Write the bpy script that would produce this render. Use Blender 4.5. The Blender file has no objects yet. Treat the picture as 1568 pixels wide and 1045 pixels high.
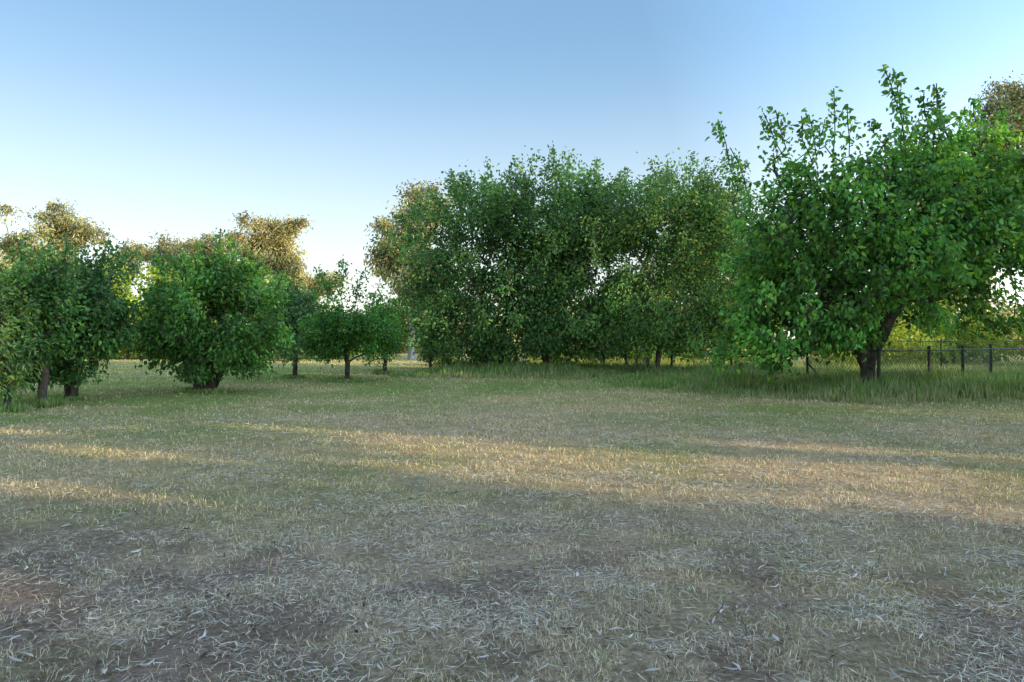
import bpy, math, numpy as np
from mathutils import Vector
rng = np.random.default_rng(7)
scene = bpy.context.scene
CAM_H = 1.6
K = 1045.0
# ---------------------------------------------------------------- sun
SUN_EL = math.radians(12.0)
S2 = np.array([0.92, -0.39]); S2 /= np.linalg.norm(S2)
K2 = np.array([-S2[1], S2[0]])
S3 = np.array([S2[0]*math.cos(SUN_EL), S2[1]*math.cos(SUN_EL), math.sin(SUN_EL)])
SUN_ROT = math.atan2(S2[0], S2[1])

# ---------------------------------------------------------------- helpers
def hash2(ix, iy, seed):
    n = (ix.astype(np.int64)*374761393 + iy.astype(np.int64)*668265263 + seed*1442695041) & 0xffffffff
    n = ((n ^ (n >> 13)) * 1274126177) & 0xffffffff
    n = n ^ (n >> 16)
    return (n & 0xffff) / 65535.0
def noise2(x, y, scale, seed=0, octv=3):
    out = np.zeros_like(x, dtype=float); amp = 1.0; tot = 0
    for o in range(octv):
        X = x/scale; Y = y/scale
        ix = np.floor(X); iy = np.floor(Y); fx = X-ix; fy = Y-iy
        fx = fx*fx*(3-2*fx); fy = fy*fy*(3-2*fy)
        a = hash2(ix, iy, seed+o); b = hash2(ix+1, iy, seed+o)
        c = hash2(ix, iy+1, seed+o); d = hash2(ix+1, iy+1, seed+o)
        out += amp*((a*(1-fx)+b*fx)*(1-fy)+(c*(1-fx)+d*fx)*fy)
        tot += amp; amp *= 0.5; scale *= 0.5
    return out/tot
def sstep(a, b, x):
    t = np.clip((x-a)/(b-a), 0, 1); return t*t*(3-2*t)
def height(x, y):
    r = np.hypot(x, y)
    return 0.05*(noise2(x, y, 1.6, 11, 3)-0.5)*sstep(0, 2, r) + 0.12*(noise2(x, y, 9, 15, 2)-0.5)*sstep(10, 25, r)
def norm(v):
    return v/np.maximum(np.linalg.norm(v, axis=-1, keepdims=True), 1e-9)

def build(name, V, faces, mat, col=None, smooth=False, parent=None):
    me = bpy.data.meshes.new(name)
    V = np.ascontiguousarray(V, dtype=np.float32)
    if not isinstance(faces, list): faces = [faces]
    nf = sum(len(f) for f in faces); nl = sum(f.size for f in faces)
    me.vertices.add(len(V)); me.vertices.foreach_set("co", V.ravel())
    me.loops.add(nl); me.polygons.add(nf)
    idx = np.concatenate([f.ravel() for f in faces]).astype(np.int32)
    cnt = np.concatenate([np.full(len(f), f.shape[1]) for f in faces])
    st = np.concatenate([[0], np.cumsum(cnt)[:-1]]).astype(np.int32)
    me.loops.foreach_set("vertex_index", idx)
    me.polygons.foreach_set("loop_start", st)
    me.update(calc_edges=True)
    if col is not None:
        a = me.color_attributes.new("col", 'FLOAT_COLOR', 'POINT')
        c = np.ones((len(V), 4), dtype=np.float32); c[:, :3] = col
        a.data.foreach_set("color", c.ravel())
    me.polygons.foreach_set("use_smooth", np.full(nf, smooth))
    me.materials.append(mat)
    ob = bpy.data.objects.new(name, me)
    scene.collection.objects.link(ob)
    if parent is not None: ob.parent = parent
    return ob
def empty(name):
    e = bpy.data.objects.new(name, None); scene.collection.objects.link(e); return e

# ---------------------------------------------------------------- materials
def newmat(name):
    m = bpy.data.materials.new(name); m.use_nodes = True
    nt = m.node_tree; nt.nodes.clear()
    return m, nt, nt.nodes, nt.links
def mat_leaf(name, transl=0.35, rough=0.5, spec=0.3, hue=0.485):
    m, nt, N, L = newmat(name)
    out = N.new("ShaderNodeOutputMaterial"); mix = N.new("ShaderNodeMixShader")
    p = N.new("ShaderNodeBsdfPrincipled"); t = N.new("ShaderNodeBsdfTranslucent")
    a = N.new("ShaderNodeAttribute"); a.attribute_name = "col"
    hs = N.new("ShaderNodeHueSaturation"); hs.inputs["Hue"].default_value = hue
    hs.inputs["Saturation"].default_value = 1.1; hs.inputs["Value"].default_value = 1.4
    p.inputs["Roughness"].default_value = rough
    p.inputs["Specular IOR Level"].default_value = spec
    L.new(a.outputs["Color"], p.inputs["Base Color"]); L.new(a.outputs["Color"], hs.inputs["Color"])
    L.new(hs.outputs["Color"], t.inputs["Color"])
    mix.inputs[0].default_value = transl
    L.new(p.outputs[0], mix.inputs[1]); L.new(t.outputs[0], mix.inputs[2]); L.new(mix.outputs[0], out.inputs[0])
    return m
def mat_bark(name, c1, c2, scale=6):
    m, nt, N, L = newmat(name)
    out = N.new("ShaderNodeOutputMaterial"); p = N.new("ShaderNodeBsdfPrincipled")
    tc = N.new("ShaderNodeTexCoord"); mp = N.new("ShaderNodeMapping"); mp.inputs["Scale"].default_value = (1, 1, 0.25)
    n = N.new("ShaderNodeTexNoise"); n.inputs["Scale"].default_value = scale; n.inputs["Detail"].default_value = 6
    r = N.new("ShaderNodeValToRGB"); r.color_ramp.elements[0].position = 0.35; r.color_ramp.elements[1].position = 0.68
    r.color_ramp.elements[0].color = (*c1, 1); r.color_ramp.elements[1].color = (*c2, 1)
    b = N.new("ShaderNodeBump"); b.inputs["Strength"].default_value = 0.7; b.inputs["Distance"].default_value = 0.03
    p.inputs["Roughness"].default_value = 0.9
    L.new(tc.outputs["Object"], mp.inputs[0]); L.new(mp.outputs[0], n.inputs["Vector"])
    L.new(n.outputs["Fac"], r.inputs[0]); L.new(r.outputs[0], p.inputs["Base Color"])
    L.new(n.outputs["Fac"], b.inputs["Height"]); L.new(b.outputs[0], p.inputs["Normal"])
    L.new(p.outputs[0], out.inputs[0])
    return m
M_LEAF = mat_leaf("leaf_material", 0.34, 0.42, 0.32)
M_EUC = mat_leaf("gum_leaf_material", 0.2, 0.5, 0.3, 0.5)
M_GRASS = mat_leaf("grass_material", 0.22, 0.6, 0.12, 0.495)
M_BARK = mat_bark("dark_bark", (0.03, 0.024, 0.02), (0.13, 0.10, 0.08))
M_BARKL = mat_bark("grey_bark", (0.08, 0.065, 0.055), (0.26, 0.22, 0.18))
M_GUM = mat_bark("pale_gum_bark", (0.32, 0.28, 0.22), (0.7, 0.65, 0.57), 2)

def mat_ground():
    m, nt, N, L = newmat("dry_grass_ground")
    out = N.new("ShaderNodeOutputMaterial"); p = N.new("ShaderNodeBsdfPrincipled")
    a = N.new("ShaderNodeAttribute"); a.attribute_name = "col"
    tc = N.new("ShaderNodeTexCoord")
    n1 = N.new("ShaderNodeTexNoise"); n1.inputs["Scale"].default_value = 24; n1.inputs["Detail"].default_value = 9; n1.inputs["Roughness"].default_value = 0.8
    n2 = N.new("ShaderNodeTexNoise"); n2.inputs["Scale"].default_value = 2.5; n2.inputs["Detail"].default_value = 6
    for n in (n1, n2): L.new(tc.outputs["Object"], n.inputs["Vector"])
    r = N.new("ShaderNodeValToRGB")
    r.color_ramp.elements[0].position = 0.34; r.color_ramp.elements[0].color = (0.38, 0.34, 0.31, 1)
    r.color_ramp.elements[1].position = 0.66; r.color_ramp.elements[1].color = (1.5, 1.46, 1.4, 1)
    r2 = N.new("ShaderNodeValToRGB")
    r2.color_ramp.elements[0].position = 0.35; r2.color_ramp.elements[0].color = (0.82, 0.82, 0.76, 1)
    r2.color_ramp.elements[1].position = 0.65; r2.color_ramp.elements[1].color = (1.15, 1.1, 1.1, 1)
    L.new(n1.outputs["Fac"], r.inputs[0]); L.new(n2.outputs["Fac"], r2.inputs[0])
    m1 = N.new("ShaderNodeMix"); m1.data_type = 'RGBA'; m1.blend_type = 'MULTIPLY'; m1.inputs[0].default_value = 1
    m2 = N.new("ShaderNodeMix"); m2.data_type = 'RGBA'; m2.blend_type = 'MULTIPLY'; m2.inputs[0].default_value = 1
    L.new(a.outputs["Color"], m1.inputs[6]); L.new(r.outputs[0], m1.inputs[7])
    L.new(m1.outputs[2], m2.inputs[6]); L.new(r2.outputs[0], m2.inputs[7])
    L.new(m2.outputs[2], p.inputs["Base Color"])
    b = N.new("ShaderNodeBump"); b.inputs["Strength"].default_value = 1.0; b.inputs["Distance"].default_value = 0.05
    L.new(n1.outputs["Fac"], b.inputs["Height"]); L.new(b.outputs[0], p.inputs["Normal"])
    p.inputs["Roughness"].default_value = 0.95; p.inputs["Specular IOR Level"].default_value = 0.1
    L.new(p.outputs[0], out.inputs[0])
    return m
M_GROUND = mat_ground()

# ---------------------------------------------------------------- field colours
STRAW = np.array([0.92, 0.70, 0.40]); GREEN = np.array([0.42, 0.50, 0.155]); SOIL = np.array([0.60, 0.45, 0.35])
GREYS = np.array([0.80, 0.65, 0.51])
def weights(x, y):
    g = 0.10 + 0.26*sstep(7, 14, y - 0.35*x) + 0.50*sstep(15, 26, y-0.5*x) + 1.35*(noise2(x, y, 2.0, 3, 3)-0.5) + 0.7*(noise2(x, y*2.0, 11, 5, 2)-0.5)
    g = np.clip(g, 0, 1)*(0.65+0.35*sstep(3, 9, y))
    s = sstep(0.44, 0.66, noise2(x, y, 0.55, 21, 4)*.6+.4*noise2(x, y, 2.1, 25, 2)) * (1-0.75*sstep(3.5, 9, y))*(1-sstep(12, 18, y))
    gr = (1-sstep(4, 10, y))
    return g, s, gr
def field_col(x, y):
    g, s, gr = weights(x, y)
    dry = STRAW*(1-0.6*gr[:, None]) + GREYS*0.6*gr[:, None]
    c = dry*(1-g[:, None]) + GREEN*g[:, None]
    c = c*(1-s[:, None]) + SOIL*s[:, None]
    far = sstep(36, 46, y)[:, None]  # far grass brightened in its colour, painting in a sunlit strip
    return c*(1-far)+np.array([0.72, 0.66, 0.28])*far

# ground sheet (one mesh, denser near the viewer)
n = 420
t = np.linspace(-1, 1, n)
ax = np.sinh(t*6.8)/np.sinh(6.8)*700
gx, gy = np.meshgrid(ax, ax+5, indexing='ij')
gx = gx.ravel(); gy = gy.ravel()
V = np.stack([gx, gy, height(gx, gy)], 1)
i, j = np.meshgrid(np.arange(n-1), np.arange(n-1), indexing='ij')
q = (i*n+j).ravel()
F = np.stack([q, q+n, q+n+1, q+1], 1)
c = field_col(gx, gy)*0.68  # sheet painted darker so gaps between stubble read as shadow
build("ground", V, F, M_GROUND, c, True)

# ---------------------------------------------------------------- grass blades
def blades(name, x, y, L, w, lean, col, mat=M_GRASS, zoff=0.0):
    n = len(x); z = height(x, y)+zoff-0.005
    ang = rng.uniform(0, 2*np.pi, n); a2 = ang + rng.normal(0, 0.6, n) + np.pi/2
    base = np.stack([x, y, z], 1)
    side = np.stack([np.cos(a2), np.sin(a2), np.zeros(n)], 1)*(w/2)[:, None]
    ld = np.stack([np.cos(ang), np.sin(ang), np.zeros(n)], 1)
    up = np.array([0, 0, 1.0])
    mid = base + ld*(L*lean*0.4)[:, None] + up*(L*0.6*np.sqrt(np.clip(1-(lean*0.8)**2, 0.02, 1)))[:, None]
    tip = base + ld*(L*lean)[:, None] + up*(L*np.sqrt(np.clip(1-lean**2, 0.01, 1)))[:, None]
    V = np.stack([base-side, base+side, mid+side*0.8, mid-side*0.8, tip], 1).reshape(-1, 3)
    k = np.arange(n)*5
    Fq = np.stack([k, k+1, k+2, k+3], 1); Ft = np.stack([k+3, k+2, k+4], 1)
    c = np.repeat(col, 5, axis=0)
    c.reshape(n, 5, 3)[:, :2] *= 0.72  # roots painted darker than tips, as shade low among the blades
    return V, [Fq, Ft], c
def merge(parts):
    Vs = []; Fs = {}; Cs = []; off = 0
    for V, F, c in parts:
        Vs.append(V); Cs.append(c)
        for f in F: Fs.setdefault(f.shape[1], []).append(f+off)
        off += len(V)
    return np.concatenate(Vs), [np.concatenate(v) for v in Fs.values()], np.concatenate(Cs)

N1 = 500000
d = np.exp(rng.uniform(np.log(2.3), np.log(60), N1))
x = rng.uniform(-0.95, 0.95, N1)*d; y = d
g, s, gr = weights(x, y)
clump = noise2(x, y, 0.2, 31, 2)
keep = rng.random(N1) < np.clip((0.28+2.6*(clump-0.42))*(1-0.75*s), 0.03, 1)*(0.66+0.34*sstep(3.5, 9, d))
x = x[keep]; y = y[keep]; d = d[keep]; g = g[keep]; s = s[keep]; gr = gr[keep]; n = len(x)
isg = rng.random(n) < np.clip(g*0.95, 0.05, 0.95)
col = np.where(isg[:, None], GREEN*0.95, STRAW*(1-0.5*gr[:, None])+GREYS*0.5*gr[:, None]*1.1)
far = sstep(36, 46, y)[:, None]; col = col*(1-far)+np.array([0.76, 0.69, 0.30])*far  # far blades get the same painted sunlit tone
col = col*rng.uniform(0.35, 1.3, (n, 1))*(1+rng.normal(0, 0.06, (n, 3)))
L = np.where(isg, rng.uniform(0.015, 0.05, n), rng.uniform(0.02, 0.07, n))*(1+0.6*np.clip((d-6)/15, 0, 1.5))
w = np.maximum(rng.uniform(0.002, 0.0042, n), d*0.0009)
lean = np.clip(rng.beta(2.6, 1.0, n)*(0.98-0.3*np.clip(d/30, 0, 1)), 0.05, 0.98)
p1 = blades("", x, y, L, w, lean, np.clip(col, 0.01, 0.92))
# lying straw litter
N2 = 150000
d = np.exp(rng.uniform(np.log(2.3), np.log(15), N2)); x = rng.uniform(-0.95, 0.95, N2)*d; y = d
_, s, _ = weights(x, y)
kk = rng.random(N2) < (0.14+0.86*sstep(0.46, 0.62, noise2(x+.3*y, y*1.8, 0.9, 41, 3)))*(1-.6*s); x = x[kk]; y = y[kk]; d = d[kk]; n = len(x)
def litter(x, y, L, w, col, bend=0.25):
    n = len(x); z = height(x, y)+rng.uniform(0.008, 0.03, n)
    ang = rng.uniform(0, 2*np.pi, n); P = np.stack([x, y, z], 1)
    a = np.stack([np.cos(ang), np.sin(ang), rng.normal(0, 0.15, n)], 1)
    s = np.stack([-np.sin(ang), np.cos(ang), rng.normal(0, 0.3, n)], 1)
    Lh = (L/2)[:, None]; wh = (w/2)[:, None]; b = (rng.normal(0, bend, n)*L)[:, None]
    m = P + s*b; e1 = P-a*Lh; e2 = P+a*Lh
    V = np.stack([e1-s*wh*.5, m-s*wh, e2-s*wh*.3, e2+s*wh*.3, m+s*wh, e1+s*wh*.5], 1).reshape(-1, 3)
    k = np.arange(n)*6
    return V, [np.concatenate([np.stack([k, k+1, k+4, k+5], 1), np.stack([k+1, k+2, k+3, k+4], 1)])], np.repeat(col, 6, axis=0)
cl = np.array([0.92, 0.80, 0.65])*rng.uniform(0.25, 1.15, (n, 1))*(1+rng.normal(0, 0.04, (n, 3)))
p2 = litter(x, y, rng.uniform(0.02, 0.09, n), np.maximum(rng.uniform(0.002, 0.005, n), d*0.0008), np.clip(cl, .03, .93), .08)
N3 = 1100
d = np.exp(rng.uniform(np.log(2.5), np.log(14), N3)); x = rng.uniform(-0.95, 0.95, N3)*d
cl = np.where(rng.random((N3, 1)) < .35, np.array([[.14, .10, .08]]), np.array([[0.85, 0.76, 0.68]]))*rng.uniform(0.4, 1.1, (N3, 1))
p3 = litter(x, d, rng.uniform(0.04, 0.09, N3), rng.uniform(0.008, 0.018, N3), np.clip(cl, .03, .85), 0.1)
N4 = 160   # fallen twigs
d = np.exp(rng.uniform(np.log(2.6), np.log(12), N4)); x = rng.uniform(-0.95, 0.95, N4)*d
p4 = litter(x, d, rng.uniform(0.12, 0.35, N4), rng.uniform(0.004, 0.009, N4), np.tile(np.array([[.13, .095, .075]]), (N4, 1)), 0.12)
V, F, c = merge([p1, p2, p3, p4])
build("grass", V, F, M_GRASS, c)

# ---------------------------------------------------------------- tree machinery
def at(u, v, d):
    return np.array([(u-784)/K*d, d, CAM_H+(522-v)/K*d])
def tubes(P0, P1, R0, R1, ns=6):
    n = len(P0); a = norm(P1-P0)
    ref = np.where(np.abs(a[:, 2:3]) > 0.9, np.array([[1., 0, 0]]), np.array([[0, 0, 1.]]))
    s = norm(np.cross(a, ref)); t = np.cross(a, s)
    th = np.arange(ns)*2*np.pi/ns
    ring = s[:, None, :]*np.cos(th)[None, :, None] + t[:, None, :]*np.sin(th)[None, :, None]
    V = np.concatenate([P0[:, None]+ring*R0[:, None, None], P1[:, None]+ring*R1[:, None, None]], 1).reshape(-1, 3)
    k = (np.arange(n)*2*ns)[:, None]; j = np.arange(ns)[None]; j2 = (j+1) % ns
    F = np.stack([k+j, k+j2, k+ns+j2, k+ns+j], -1).reshape(-1, 4)
    return V, F
def leaves(P, axis, L, W, col, fold=0.25):
    n = len(P); a = norm(axis)
    s = norm(np.cross(a, rng.normal(size=(n, 3)))); nn = np.cross(a, s)
    L = L[:, None]; W = W[:, None]
    f = nn*W*fold; curl = -nn*L*0.12
    b = P; l1 = P+a*L*.3+s*W*.5+f; l2 = P+a*L*.68+s*W*.36+f*.8+curl*.5; tp = P+a*L+curl
    r2 = P+a*L*.68-s*W*.36+f*.8+curl*.5; r1 = P+a*L*.3-s*W*.5+f
    V = np.stack([b, l1, l2, tp, r2, r1], 1).reshape(-1, 3); k = np.arange(n)*6
    return V, np.concatenate([np.stack([k, k+1, k+2, k+3], 1), np.stack([k, k+3, k+4, k+5], 1)]), np.repeat(col, 6, axis=0)

def sample_env(ells, n, power, holes=0.0, hs=1.6):
    vol = np.array([np.prod(r) for _, r in ells])**0.8; vol /= vol.sum()
    m = int(n*2.2) if holes > 0 else n
    w = rng.choice(len(ells), m, p=vol)
    C = np.array([c for c, _ in ells])[w]; R = np.array([r for _, r in ells])[w]
    d = norm(rng.normal(size=(m, 3)))
    ph = 1+0.18*np.sin(d[:, 0]*5+C[:, 0])*np.cos(d[:, 2]*6+C[:, 2])
    rr = (rng.random(m)**power*ph)[:, None]
    P = C+d*R*rr
    if holes > 0:
        nz = noise2(P[:, 0]+0.35*P[:, 1], P[:, 2]+0.35*P[:, 1], hs, 57, 2)
        P = P[nz > holes][:n]
    return P
def tree(name, stems, ells, n_att=260, leaves_per=60, spread=0.3, leaf=(0.16, 0.10), droop=0.6,
         col=(0.06, 0.13, 0.03), var=0.4, rtrunk=0.2, bark=M_BARK, lmat=M_LEAF, shoots=14, shoot_len=1.0,
         extra_shoots=(), power=0.42, zmin=0.7, flat=1.0, yellow=0.15, bf=0.35, holes=0.42, hs=1.5, rmin=None):
    root = empty(name)
    nodes = []; par = []; plen = []
    for st in stems:
        prev = -1
        st = np.array(st, float)
        for a in range(len(st)-1):
            m = 4
            for q in range(m + (1 if a == len(st)-2 else 0)):
                p = st[a]*(1-q/m)+st[a+1]*(q/m)
                if q or a: p = p+rng.normal(0, 0.03, 3)
                nodes.append(p); par.append(prev); plen.append(0 if prev < 0 else plen[prev]+np.linalg.norm(p-nodes[prev])); prev = len(nodes)-1
    nst = len(nodes)
    allowed = [i for i in range(nst) if plen[i] >= 0.35*max(plen)]
    A = sample_env(ells, n_att, power, holes, hs); A = A[A[:, 2] > zmin]
    top = np.mean([np.array(s[-1]) for s in stems], axis=0)
    A = A[np.argsort(np.linalg.norm(A-top, axis=1))]
    NP = np.zeros((nst+len(A)*3+800, 3)); NP[:nst] = nodes
    PL = np.full(len(NP), 1e9); PL[allowed] = np.array(plen)[allowed]
    cnt = nst; tips = []
    def connect(p, kink=0.10):
        nonlocal cnt
        dd = np.linalg.norm(NP[:cnt]-p, axis=1)
        dz = np.clip(NP[:cnt, 2]-p[2], 0, None)
        b = int(np.argmin(dd+bf*PL[:cnt]+0.4*dz))
        m = (NP[b]+p)/2+rng.normal(0, kink, 3)*dd[b]*0.8+np.array([0, 0, 0.08*dd[b]])
        NP[cnt] = m; par.append(b); PL[cnt] = PL[b]+dd[b]/2
        NP[cnt+1] = p; par.append(cnt); PL[cnt+1] = PL[b]+dd[b]; cnt += 2
        return cnt-1
    for p in A: tips.append(connect(p))
    lp = []; cb = []
    cen = np.mean([c for c, _ in ells], axis=0)
    for ti in tips:
        k = rng.poisson(leaves_per*rng.choice([0.4, 1.0, 1.6]))
        p = NP[ti]; m = NP[par[ti]]; b = rng.uniform(0.5, 1.4); sp = spread*rng.uniform(.6, 1.15)
        tt = rng.random(k)**0.6
        q = m+(p-m)*tt[:, None]+rng.normal(0, 1, (k, 3))*np.array([sp, sp, sp*flat])
        lp.append(q); cb.append(np.full(k, b))
    sh = list(extra_shoots)
    for _ in range(shoots):
        c0, r0 = ells[rng.integers(len(ells))]
        dv = norm(np.array([rng.normal(), rng.normal()*.7, abs(rng.normal())*1.1+0.25]))
        p0 = np.array(c0)+dv*np.array(r0)*0.9
        dirv = norm(dv*0.6+np.array([0, 0, 0.8])+rng.normal(0, .2, 3))
        sh.append((p0, p0+dirv*rng.uniform(0.4, 1.0)*shoot_len))
    for p0, p1 in sh:
        p0 = np.array(p0, float); p1 = np.array(p1, float)
        i0 = connect(p0); ln = np.linalg.norm(p1-p0)
        ns = 3
        for q in range(1, ns+1):
            NP[cnt] = p0+(p1-p0)*q/ns+rng.normal(0, .03, 3); par.append(i0); PL[cnt] = PL[i0]+ln/ns; i0 = cnt; cnt += 1
        k = int(34*ln/max(leaf[0]/0.2, .5))+10
        tt = rng.random(k); q = p0+(p1-p0)*tt[:, None]+rng.normal(0, 1, (k, 3))*(0.15*(1.15-tt*0.6))[:, None]
        lp.append(q); cb.append(np.full(k, rng.uniform(0.85, 1.2)))
    P = np.concatenate(lp); CB = np.concatenate(cb)
    NPc = NP[:cnt]; par_a = np.array(par); w = np.full(cnt, 1e-9); child = np.zeros(cnt, bool); child[par_a[par_a >= 0]] = True
    w[~child] = 1.0
    for i in range(cnt-1, -1, -1):
        if par_a[i] >= 0: w[par_a[i]] += w[i]
    R = (w/w.max())**0.5*rtrunk; R = np.maximum(R, rmin if rmin else 0.007*(1 if rtrunk < .3 else 1.6))
    for i in range(nst):
        if par_a[i] < 0: R[i] *= 1.35
    m = par_a >= 0; c_i = np.where(m)[0]; p_i = par_a[c_i]
    R0 = np.minimum(R[p_i], R[c_i]*1.6)
    V, F = tubes(NPc[p_i], NPc[c_i], R0, R[c_i])
    build("limbs", V, F, bark, None, True, root)
    keep = P[:, 2] > zmin*0.75
    P = P[keep]; CB = CB[keep]; n = len(P)
    out = norm(P-cen)
    axis = out*0.45+rng.normal(0, 0.55, (n, 3))+np.array([0, 0, -droop])
    LL = leaf[0]*rng.uniform(0.5, 1.25, n); WW = leaf[1]*rng.uniform(0.6, 1.2, n)
    ls = noise2(P[:, 0]*1.0+P[:, 1]*0.6, P[:, 2]+P[:, 1]*0.5, 1.3, 77, 2)
    colr = np.array(col)*(CB*rng.uniform(1-var, 1+var, n)*(0.55+0.9*ls))[:, None]
    yl = (rng.random(n) < yellow)[:, None]
    colr = np.where(yl, colr*np.array([1.9, 1.35, 0.9]), colr)
    colr *= 1+rng.normal(0, 0.05, (n, 3))
    V, F, c = leaves(P, axis, LL, WW, np.clip(colr, 0.005, 0.7))
    build("foliage", V, F, lmat, c, False, root)
    return root
def E(u, v, d, ru, rv, rd):
    """ellipsoid: surveyed centre, half-width/half-height as seen, half-depth in metres"""
    return (at(u, v, d), np.array([ru/K*d, rd, rv/K*d]))
def G(u, d): return np.array([(u-784)/K*d, d, -0.05])

# --- big mulberry at the right
dA = 20.5
tree("mulberry_tree",
     [[G(1327, dA), at(1326, 552, dA), at(1318, 470, dA)], [G(1328, dA), at(1329, 550, dA), at(1395, 430, dA+.4)],
      [G(1326, dA), at(1323, 552, dA-.05), at(1260, 450, dA-.7)]],
     [E(1330, 390, dA, 195, 140, 3.4), E(1190, 420, dA, 100, 120, 2.4), E(1450, 380, dA, 135, 150, 2.8), E(1420, 250, dA, 100, 75, 1.8),
      E(1250, 280, dA, 100, 70, 1.8), E(1150, 510, dA, 65, 62, 1.6), E(1250, 505, dA-1, 120, 42, 2.0), E(1470, 490, dA, 120, 42, 2.2), E(1540, 320, dA, 75, 130, 2)],
     n_att=760, leaves_per=50, spread=0.22, leaf=(0.19, 0.12), droop=0.8, col=(0.13, 0.32, 0.065), rtrunk=0.19, shoots=30, shoot_len=1.2,
     extra_shoots=[(at(1385, 220, dA), at(1372, 108, dA)), (at(1380, 180, dA), at(1352, 100, dA)), (at(1275, 240, dA), at(1277, 138, dA)), (at(1300, 240, dA), at(1298, 160, dA)),
                   (at(1130, 290, dA), at(1098, 185, dA)), (at(1145, 300, dA), at(1120, 225, dA)), (at(1200, 240, dA), at(1168, 172, dA)), (at(1440, 200, dA), at(1432, 130, dA)), (at(1500, 230, dA), at(1490, 150, dA)),
                   (at(1250, 240, dA), at(1238, 175, dA)), (at(1540, 250, dA), at(1530, 195, dA)), (at(1460, 190, dA), at(1478, 165, dA)), (at(1420, 190, dA), at(1410, 140, dA))],
     zmin=0.5, yellow=0.2, holes=.36)
# --- large trees in the middle
dB = 34
tree("box_elder_tree",
     [[G(742, dB), at(742, 510, dB), at(735, 430, dB)], [G(765, dB), at(770, 500, dB), at(800, 410, dB)], [G(836, dB+1), at(836, 520, dB+1), at(850, 430, dB+1)]],
     [E(770, 400, dB, 150, 115, 4.5), E(850, 330, dB, 95, 85, 4), E(750, 325, dB, 75, 55, 3), E(660, 400, dB, 62, 95, 3), E(870, 420, dB, 90, 120, 4), E(915, 340, dB, 70, 75, 3),
      E(690, 505, dB, 80, 58, 3.5), E(790, 505, dB, 95, 55, 3.5), E(880, 495, dB, 75, 58, 3.5), E(930, 430, dB, 50, 70, 3)],
     n_att=1300, leaves_per=50, spread=0.33, leaf=(0.20, 0.12), droop=0.5, col=(0.12, 0.255, 0.075), rtrunk=0.2, shoots=50, shoot_len=1.1, zmin=0.5,
     extra_shoots=[(at(850, 265, dB), at(848, 226, dB)), (at(700, 300, dB), at(690, 262, dB)), (at(900, 280, dB), at(915, 245, dB))], yellow=0.2, hs=2.2, holes=.25)
dC = 31.5
tree("box_elder_tree",
     [[G(975, dC), at(975, 530, dC), at(965, 450, dC)], [G(990, dC), at(992, 520, dC), at(990, 430, dC)], [G(1003, dC), at(1010, 525, dC), at(1040, 440, dC)],
      [G(968, dC), at(950, 535, dC), at(905, 470, dC)]],
     [E(985, 430, dC, 105, 85, 3.5), E(1050, 400, dC, 75, 120, 3), E(1020, 325, dC, 100, 62, 3), E(930, 470, dC, 75, 60, 3), E(1075, 495, dC, 75, 55, 3), E(960, 350, dC, 80, 65, 3), E(1090, 340, dC, 55, 70, 3),
      E(1125, 420, dC, 60, 120, 3), E(985, 500, dC, 70, 40, 3)],
     n_att=1100, leaves_per=43, spread=0.32, leaf=(0.18, 0.10), droop=0.5, col=(0.16, 0.31, 0.09), rtrunk=0.13, bark=M_BARKL, shoots=48, shoot_len=1.3, zmin=0.8,
     extra_shoots=[(at(1000, 290, dC), at(998, 245, dC)), (at(1070, 290, dC), at(1082, 240, dC)), (at(945, 300, dC), at(948, 262, dC))], yellow=0.25, hs=2.0, holes=.27)
# --- left hand trees
def small(name, u, d, ells, col, natt=200, lp=40, stems=None, r=0.1, **kw):
    if stems is None: stems = [[G(u, d), at(u, 555, d), at(u+2, 510, d)]]
    a = dict(spread=0.19, leaf=(0.135, 0.08), droop=0.6, shoots=40, shoot_len=0.9, zmin=0.5, hs=1.1, holes=.40); a.update(kw)
    tree(name, stems, ells, n_att=natt, leaves_per=lp, col=col, rtrunk=r, **a)
small("plum_tree", 68, 16.8, [E(45, 500, 16.8, 60, 70, 1.4), E(60, 455, 16.8, 45, 45, 1.1), E(20, 540, 16.8, 45, 45, 1.2)], (0.13, 0.29, 0.075), natt=260)
small("plum_tree", 108, 18.7, [E(115, 490, 18.7, 60, 70, 1.5), E(145, 435, 18.7, 38, 40, 1.1), E(100, 548, 18.7, 50, 40, 1.2), E(165, 480, 18.7, 38, 55, 1.2)], (0.105, 0.24, 0.07), natt=290,
      stems=[[G(104, 18.7), at(103, 570, 18.7), at(95, 510, 18.7)], [G(112, 18.7), at(120, 560, 18.7), at(140, 490, 18.7)]])
small("willow_tree", 12, 15.6, [E(0, 560, 15.6, 38, 50, 1), E(-30, 500, 15.6, 50, 60, 1.2)], (0.23, 0.38, 0.11), natt=90, leaf=(0.14, 0.05), r=0.07, zmin=.4)
d1 = 21.4
small("mulberry_tree", 315, d1, [E(330, 480, d1, 95, 60, 2.1), E(258, 500, d1, 45, 65, 1.6), E(408, 500, d1, 55, 58, 1.6), E(352, 428, d1, 40, 36, 1.3), E(280, 442, d1, 36, 28, 1.1), E(305, 548, d1, 55, 32, 1.3), E(378, 542, d1, 45, 30, 1.2)],
      (0.115, 0.275, 0.06), natt=480, lp=42, r=0.13, leaf=(0.155, 0.095),
      stems=[[G(305, d1), at(300, 575, d1), at(285, 520, d1)], [G(316, d1), at(316, 570, d1), at(312, 500, d1)], [G(326, d1), at(335, 570, d1), at(365, 510, d1)], [G(320, d1), at(328, 560, d1), at(345, 480, d1)]])
small("orchard_tree", 452, 29, [E(445, 510, 29, 42, 48, 1.4), E(450, 480, 29, 32, 32, 1.2)], (0.12, 0.23, 0.09), natt=170, lp=38)
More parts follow.
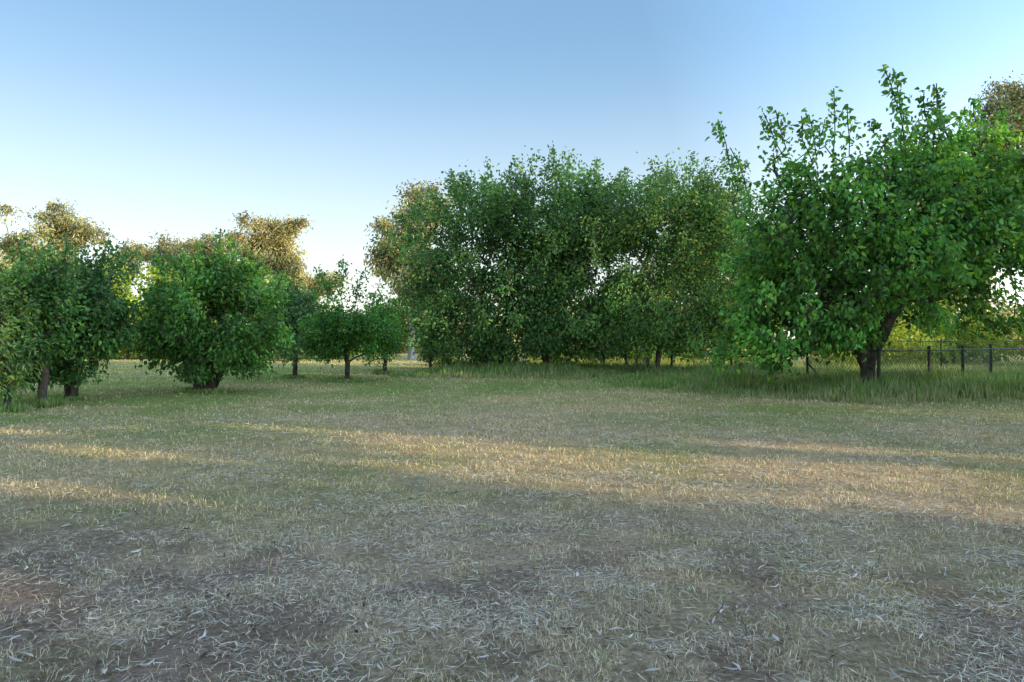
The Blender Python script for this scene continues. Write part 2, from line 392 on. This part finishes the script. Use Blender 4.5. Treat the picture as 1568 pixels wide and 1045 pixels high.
small("orchard_tree", 531, 26.5, [E(535, 490, 26.5, 66, 46, 1.8), E(528, 455, 26.5, 42, 28, 1.3), E(505, 518, 26.5, 38, 28, 1.2), E(575, 512, 26.5, 38, 32, 1.2)], (0.105, 0.27, 0.056), natt=320, lp=42, r=0.1)
small("orchard_tree", 590, 33, [E(590, 520, 33, 32, 32, 1.4), E(598, 495, 33, 23, 22, 1.2)], (0.2, 0.36, 0.07), natt=110)
small("orchard_tree", 660, 40, [E(662, 525, 40, 24, 22, 1.3)], (0.13, 0.26, 0.08), natt=80)
bk = dict(leaf=(0.34, 0.2), spread=0.5, hs=3, shoot_len=1.6, shoots=24)
small("orchard_tree", 195, 60, [E(195, 490, 60, 60, 65, 4), E(155, 460, 60, 55, 55, 4), E(235, 475, 60, 52, 60, 4)], (0.34, 0.46, 0.06), natt=360, **bk)
small("orchard_tree", 60, 60, [E(40, 470, 60, 75, 58, 4), E(100, 455, 60, 60, 42, 4)], (0.24, 0.38, 0.07), natt=300, **bk)
small("orchard_tree", 330, 64, [E(310, 455, 64, 62, 46, 4), E(370, 460, 64, 55, 48, 4), E(265, 465, 64, 45, 50, 4)], (0.34, 0.46, 0.07), natt=350, **bk)
small("orchard_tree", 460, 56, [E(465, 500, 56, 48, 45, 4), E(425, 490, 56, 52, 50, 4)], (0.17, 0.30, 0.12), natt=220, **bk)
# --- gum trees
def gum(u, d, ells, top, natt=60, lp=95, col=(0.37, 0.37, 0.17), r=0.3, sp=0.58, **kw):
    stems = [[G(u, d), at(u, 500, d), at(u+5, top, d)], [G(u, d), at(u-4, 500, d), at(u-18, top+8, d)]]
    a = dict(spread=sp, flat=0.6, leaf=(0.40, 0.15), droop=0.9, shoots=0, zmin=2, yellow=0.15, power=0.5, bf=0.15, lmat=M_EUC, bark=M_GUM, var=0.5, hs=3.4, holes=.40, rmin=.05); a.update(kw)
    tree("gum_tree", stems, ells, n_att=natt, leaves_per=lp, col=col, rtrunk=r, **a)
gum(60, 75, [E(20, 368, 75, 44, 50, 4), E(95, 358, 75, 68, 45, 4), E(60, 415, 75, 98, 40, 4), E(150, 398, 75, 28, 28, 3)], 430, natt=260)
gum(212, 85, [E(212, 382, 85, 22, 22, 2.5), E(190, 402, 85, 28, 20, 2)], 430, natt=60)
gum(300, 80, [E(300, 390, 80, 60, 32, 4), E(262, 398, 80, 38, 27, 3)], 430, natt=160)
gum(420, 72, [E(400, 370, 72, 38, 40, 4), E(450, 380, 72, 28, 42, 3), E(420, 425, 72, 62, 42, 4)], 430, natt=230, col=(0.42, 0.38, 0.16))
gum(500, 78, [E(505, 380, 78, 18, 18, 2), E(525, 412, 78, 24, 22, 2), E(490, 430, 78, 26, 24, 2)], 440, natt=50, lp=50, r=.22)
gum(630, 60, [E(655, 322, 60, 38, 42, 4), E(620, 368, 60, 44, 42, 4), E(650, 440, 60, 50, 60, 4), E(600, 400, 60, 29, 38, 3)], 420, natt=260, lp=80)
gum(1610, 42, [E(1560, 180, 42, 60, 65, 3), E(1600, 300, 42, 90, 90, 4), E(1530, 330, 42, 50, 70, 3), E(1640, 200, 42, 60, 60, 3), E(1530, 230, 42, 40, 60, 3), E(1560, 440, 42, 70, 60, 3), E(1500, 470, 42, 70, 50, 3)], 300, natt=480, lp=80, sp=0.42, leaf=(0.26, 0.10), r=.25)
gum(1450, 50, [E(1440, 320, 50, 60, 60, 4), E(1430, 430, 50, 90, 70, 4)], 330, natt=130, sp=0.6, leaf=(0.32, 0.13))
gum(1200, 60, [E(1180, 360, 60, 60, 50, 4), E(1060, 360, 60, 60, 50, 4), E(1120, 440, 60, 130, 70, 4)], 380, natt=170, sp=0.8)

# --- distant mass of trees
def mass(name, ells, n, leaf, col, filt=None, power=0.4, var=0.35, yellow=.25, zmin=0.05):
    P = sample_env(ells, n, power); P = P[P[:, 2] > zmin]
    if filt is not None: P = P[filt(P-np.array([0, 0, leaf*.35]))]
    n = len(P); ls = noise2(P[:, 0]+P[:, 1]*.3, P[:, 2]+P[:, 1]*.3, 2.2, 91, 3)
    c = np.array(col)*(rng.uniform(1-var, 1+var, n)*(0.45+1.1*ls))[:, None]
    c = np.where((rng.random(n) < yellow)[:, None], c*np.array([1.7, 1.25, .9]), c)
    V, F, cc = leaves(P, rng.normal(0, .6, (n, 3))+np.array([0, 0, -.5]), leaf*rng.uniform(.6, 1.3, n), leaf*.6*rng.uniform(.7, 1.2, n), np.clip(c, .005, .7))
    return build(name, V, F, M_LEAF, cc)
el = []
for k in range(110):
    X = -130+k*2.6+rng.uniform(-2, 2); Y = rng.uniform(82, 115)
    h = rng.uniform(3.2, 6.2); el.append((np.array([X, Y, h*0.6]), np.array([rng.uniform(3, 6), 3.5, h*rng.uniform(.7, .95)])))
mass("distant_trees", el, 100000, 0.6, (0.48, 0.46, 0.21))
el = []
for k in range(30):   # hedge of shrubs behind the fence, right
    X = rng.uniform(13, 60); Y = 41+rng.uniform(-1, 6)+0.05*X
    h = rng.uniform(1.8, 3.6); el.append((np.array([X, Y, h*0.6]), np.array([rng.uniform(1.5, 3), 1.8, h*.8])))
mass("shrub_hedge", el, 45000, 0.24, (0.32, 0.43, 0.07))  # yellow raised in the leaf colour to suggest sun on it
el = []
for k in range(16):   # understorey behind the middle trees
    X = rng.uniform(-4.5, 12); Y = 41.5+rng.uniform(-.5, 2)
    h = rng.uniform(1.1, 2.4); el.append((np.array([X, Y, h*0.5]), np.array([rng.uniform(1, 2), 1.2, h*.7])))
mass("shrub_hedge", el, 22000, 0.2, (0.18, 0.30, 0.07))
el = []
for k in range(22):   # shrubs behind the left orchard
    X = rng.uniform(-62, -14); Y = 66+rng.uniform(-3, 3)
    h = rng.uniform(1.8, 3.6); el.append((np.array([X, Y, h*0.5]), np.array([rng.uniform(2, 4), 2, h*.7])))
mass("shrub_hedge", el, 24000, 0.34, (0.30, 0.42, 0.08))

# --- unseen trees right of / behind the viewer, shaped to shade the paddock
def streak_filter(P):  # drops crown leaves so sun reaches the chosen ground streaks
    t3 = P[:, 2]/math.tan(SUN_EL)
    g = P[:, :2]-S2[None]*t3[:, None]
    kk = g@K2; tt = g@S2
    lit = np.zeros(len(P), bool)
    for (k0, hw, t0, t1) in [(9.05, 0.98, -7.0, 20), (7.45, 0.52, -5.5, 18), (6.8, .48, -11, -6.5), (9.9, .42, -11, -5.5), (7.5, .48, -16, -10.5),
                             (4.9, .50, -9, -5.0), (2.6, .60, -6.5, -3.4), (6.1, .34, -5, -1.5), (11.1, .40, -2, 8),
                             (23.8, 1.1, -36, -22), (25.8, 1.2, -24, -13), (28.5, 1.6, -42, -20), (32.5, 1.6, -42, -18), (37.5, 2.2, -30, 8)]:
        w = hw*np.clip(np.minimum((tt-t0)/2.5+0.3, (t1-tt)/2.5+0.3), 0, 1)
        lit |= np.abs(kk-k0-0.14*np.sin(tt*0.9)) < w
    return ~lit
for k in range(11):
    kk = -8+k*7.2+rng.uniform(-.6, .6)
    base = S2*(33+rng.uniform(-1, 1))+K2*kk
    H = 17.5 if kk < 15 else (21.5 if kk < 31 else (17.5 if kk < 38 else 7.0))
    B = np.array([base[0], base[1], 0.])
    root = empty("shade_tree")
    st = np.array([B-[0, 0, .1], B+[.1, 0, 1.4], B+[-.1, .1, 3.0], B+[.2, 0, max(H*.55, 4)], B+[0, 0, H*.8]])
    R = np.array([.42, .33, .28, .18, .08])
    P0 = list(st[:-1]); P1 = list(st[1:]); r0 = list(R[:-1]); r1 = list(R[1:])
    for _ in range(12):
        a = st[2]+(st[4]-st[2])*rng.random(); dv = norm(np.array([rng.normal(), rng.normal(), .6]))
        P0.append(a); P1.append(a+dv*3.2); r0.append(.12); r1.append(.03)
    V, F = tubes(np.array(P0), np.array(P1), np.array(r0), np.array(r1), 8)
    build("limbs", V, F, M_BARK, None, True, root)
    ells = [(B+[0, 0, H*.62], np.array([4.4, 4.4, H*.38])), (B+[rng.normal(), rng.normal(), 3.2], np.array([4.4, 4.4, 3.2])),
            (B+[rng.normal()*1.5, rng.normal()*1.5, H*.45], np.array([4.2, 4.2, H*.3]))]
    f = mass("foliage", ells, 21000, 0.38, (0.12, 0.22, 0.06), streak_filter, power=0.5)
    f.parent = root

# ---------------------------------------------------------------- tall grass along the fence and round the trunks
parts = []
def tall(n, fx, fy, Lr, col, keepn=0.35, wob=0.0, fade=0.0):
    u = rng.random(n); v = rng.random(n)**(1-.25*(wob > 0)); x = fx(u, v); y = fy(u, v)
    if wob: y = y+wob*(noise2(x, y*0, 2.2, 71, 3)-.5)*2-wob*np.abs(rng.normal(0, .35, n))
    side = sstep(0, fade, u) if fade else np.ones(n)
    kp = (noise2(x, y, 0.8, 61, 2) > keepn*rng.random(n)*1.8) & (rng.random(n) < 0.15+.85*side)
    x = x[kp]; y = y[kp]; v = v[kp]; side = side[kp]; n = len(x)
    edge = (0.3+0.7*sstep(0, 0.35, v))*(0.3+.7*side)
    L = rng.uniform(*Lr, n)*(0.4+1.2*noise2(x, y, 1.2, 63, 2))*edge; d = np.hypot(x, y)
    c = np.array(col)*rng.uniform(.55, 1.4, (n, 1))
    mixw = (1-sstep(0.0, .35, v))[:, None]*.6
    c = c*(1-mixw)+np.array([.55, .50, .24])*mixw*rng.uniform(.6, 1.2, (n, 1))
    c = np.where((rng.random(n) < .2)[:, None], np.array([.6, .5, .28])*rng.uniform(.6, 1.1, (n, 1)), c)
    parts.append(blades("", x, y, L, np.maximum(.006, d*.0010), rng.uniform(.05, .6, n), c))
TG = (0.21, 0.35, 0.085)
tall(80000, lambda u, v: 3.5+u*17, lambda u, v: 17.8+v*6.7+(1-np.clip(u*3, 0, 1))*4, (0.2, 0.7), TG, wob=.9, fade=.25)
tall(38000, lambda u, v: -5+u*18, lambda u, v: 29.0+v*8, (0.25, 0.65), TG, wob=1.2, fade=.12)
tall(26000, lambda u, v: 10+u*24, lambda u, v: 23+v*14, (0.2, 0.55), (0.38, 0.47, .12))
tall(14000, lambda u, v: 1+u*14, lambda u, v: 36.5+v*4, (0.3, 0.7), (0.55, 0.6, .14))  # sunlit look put into this grass colour behind the fence
for (u0, d0, r0) in [(68, 16.8, .5), (108, 18.7, .6), (315, 21.4, .9), (452, 29, .5), (531, 26.5, 1.0), (590, 33, .6), (12, 15.6, .5), (640, 31, 1.3)]:
    gx0 = (u0-784)/K*d0
    tall(1500, lambda u, v: gx0+np.sqrt(u)*r0*np.cos(v*6.283), lambda u, v: d0+np.sqrt(u)*r0*np.sin(v*6.283), (.08, .22), TG)
V, F, c = merge(parts)
build("tall_grass", V, F, M_GRASS, c)

# ---------------------------------------------------------------- wire fence
def mat_plain(name, c, rough=.7, metal=0.0):
    m, nt, N, L = newmat(name)
    out = N.new("ShaderNodeOutputMaterial"); p = N.new("ShaderNodeBsdfPrincipled")
    n = N.new("ShaderNodeTexNoise"); n.inputs["Scale"].default_value = 9; tc = N.new("ShaderNodeTexCoord")
    r = N.new("ShaderNodeValToRGB"); r.color_ramp.elements[0].color = (*[v*.6 for v in c], 1); r.color_ramp.elements[1].color = (*[v*1.3 for v in c], 1)
    L.new(tc.outputs["Object"], n.inputs["Vector"]); L.new(n.outputs["Fac"], r.inputs[0]); L.new(r.outputs[0], p.inputs["Base Color"])
    p.inputs["Roughness"].default_value = rough; p.inputs["Metallic"].default_value = metal
    L.new(p.outputs[0], out.inputs[0]); return m
M_POST = mat_plain("weathered_post", (0.035, 0.032, 0.03)); M_WIRE = mat_plain("galvanised_wire", (0.12, 0.13, 0.14), .6, .2)
def fence(name, pts, H, post_r=0.05, wire=0.004, cell=0.18, rail=True, brace=()):
    root = empty(name); pts = [np.array([p[0], p[1], 0.]) for p in pts]
    P0 = []; P1 = []; R = []
    for p in pts:
        hh = H+0.08+rng.uniform(0, .12); lean = rng.normal(0, .02, 2)
        P0.append(p-[0, 0, .1]); P1.append(p+[lean[0], lean[1], hh]); R.append(post_r)
        P0.append(p+[lean[0], lean[1], hh]); P1.append(p+[lean[0], lean[1], hh+.02]); R.append(post_r*.6)
    for (i, j) in brace:
        P0.append(pts[i]+[0, 0, H*.62]); P1.append(pts[i]+(pts[j]-pts[i])*.35+[0, 0, .05]); R.append(post_r*.7)
    V, F = tubes(np.array(P0), np.array(P1), np.array(R), np.array(R)*.95, 8)
    build("posts", V, F, M_POST, None, True, root)
    P0 = []; P1 = []; R = []
    for a, b in zip(pts[:-1], pts[1:]):
        Ln = np.linalg.norm(b-a); dv = (b-a)/Ln
        if rail:
            m = (a+b)/2
            P0 += [a+[0, 0, H], m+[0, 0, H-.03]]; P1 += [m+[0, 0, H-.03], b+[0, 0, H]]; R += [.024, .024]
        for z in (0.05, H*.5): P0.append(a+[0, 0, z]); P1.append(b+[0, 0, z]); R.append(.005)
        for s0 in np.arange(-H, Ln, cell):
            for sg in (1, -1):
                s1, s2 = s0, s0+H
                lo = max(0, s1); hi = min(Ln, s2)
                if hi <= lo: continue
                z1 = (lo-s0); z2 = (hi-s0)
                if sg < 0: z1, z2 = H-z1, H-z2
                P0.append(a+dv*lo+[0, 0, z1]); P1.append(a+dv*hi+[0, 0, z2]); R.append(wire)
    V, F = tubes(np.array(P0), np.array(P1), np.array(R), np.array(R), 3)
    build("wire_mesh", V, F, M_WIRE, None, False, root)
def gp(u, v):
    d = 1672/(v-522); return ((u-784)/K*d, d)
fence("wire_fence", [gp(1237, 592), gp(1345, 606), gp(1423, 598), (15.6, 23.6), (18.1, 25.8), (21.0, 27.4), (24.6, 28.2), (28.2, 29), (31.8, 29.8), (35.4, 30.6)], 1.32, brace=[(0, 1)])
fence("wire_fence", [(0.2, 36.5), gp(925, 568), gp(958, 571), gp(1028, 570), gp(1120, 572), (10.4, 27.0)], 1.15, post_r=.06)
fence("wire_fence", [(14, 36), (18, 35.5), (22, 35), (26, 34.5), (30, 34)], 1.6, post_r=.04)

# ---------------------------------------------------------------- light, sky, camera
w = bpy.data.worlds.new("World"); scene.world = w; w.use_nodes = True
nt = w.node_tree; bg = nt.nodes["Background"]; NN = nt.nodes; LL = nt.links
sky = NN.new("ShaderNodeTexSky"); sky.sky_type = 'NISHITA'; sky.sun_disc = False
sky.sun_elevation = SUN_EL; sky.sun_rotation = SUN_ROT
sky.air_density = 1.0; sky.dust_density = 0.6; sky.ozone_density = 1.5
# hazy late-afternoon sky: Nishita plus a pale haze that thins with altitude and glows on the sun's side
tc = NN.new("ShaderNodeTexCoord"); sep = NN.new("ShaderNodeSeparateXYZ"); LL.new(tc.outputs["Generated"], sep.inputs[0])
ramp = NN.new("ShaderNodeValToRGB"); cr = ramp.color_ramp; cr.interpolation = 'B_SPLINE'
cr.elements[0].position = 0.0; cr.elements[0].color = (.84, .82, .78, 1)
cr.elements[1].position = 1.0; cr.elements[1].color = (.32, .40, .50, 1)
for ps, cc in [(0.1, (.74, .77, .75)), (0.2, (.53, .63, .69)), (0.32, (.25, .41, .59)), (0.45, (.12, .28, .49))]:
    e = cr.elements.new(ps); e.color = (*cc, 1)
LL.new(sep.outputs["Z"], ramp.inputs[0])
dot = NN.new("ShaderNodeVectorMath"); dot.operation = 'DOT_PRODUCT'; LL.new(tc.outputs["Generated"], dot.inputs[0]); dot.inputs[1].default_value = tuple(S3)
mr = NN.new("ShaderNodeMapRange"); mr.inputs[1].default_value = -0.1; mr.inputs[2].default_value = 1.0; mr.inputs[3].default_value = 1.0; mr.inputs[4].default_value = 3.8
LL.new(dot.outputs["Value"], mr.inputs[0])
sc = NN.new("ShaderNodeVectorMath"); sc.operation = 'SCALE'; LL.new(ramp.outputs[0], sc.inputs[0]); LL.new(mr.outputs[0], sc.inputs["Scale"])
ns = NN.new("ShaderNodeVectorMath"); ns.operation = 'SCALE'; LL.new(sky.outputs[0], ns.inputs[0]); ns.inputs["Scale"].default_value = 0.10
ad = NN.new("ShaderNodeVectorMath"); ad.operation = 'ADD'; LL.new(sc.outputs[0], ad.inputs[0]); LL.new(ns.outputs[0], ad.inputs[1])
LL.new(ad.outputs[0], bg.inputs[0]); bg.inputs[1].default_value = 1.0
sl = bpy.data.lights.new("sun", 'SUN'); sl.energy = 5.0; sl.angle = math.radians(.5); sl.color = (1, .81, .55)
so = bpy.data.objects.new("sun", sl); scene.collection.objects.link(so)
so.rotation_euler = Vector(S3).to_track_quat('Z', 'Y').to_euler(); so.location = (40, -20, 30)
cam = bpy.data.cameras.new("camera"); cam.lens = 24; cam.sensor_width = 36; cam.clip_end = 3000
co = bpy.data.objects.new("camera", cam); scene.collection.objects.link(co)
co.location = (0, 0, CAM_H); co.rotation_euler = (math.radians(90), 0, 0)
scene.camera = co
scene.view_settings.view_transform = 'Standard'; scene.view_settings.look = 'None'; scene.view_settings.exposure = 0
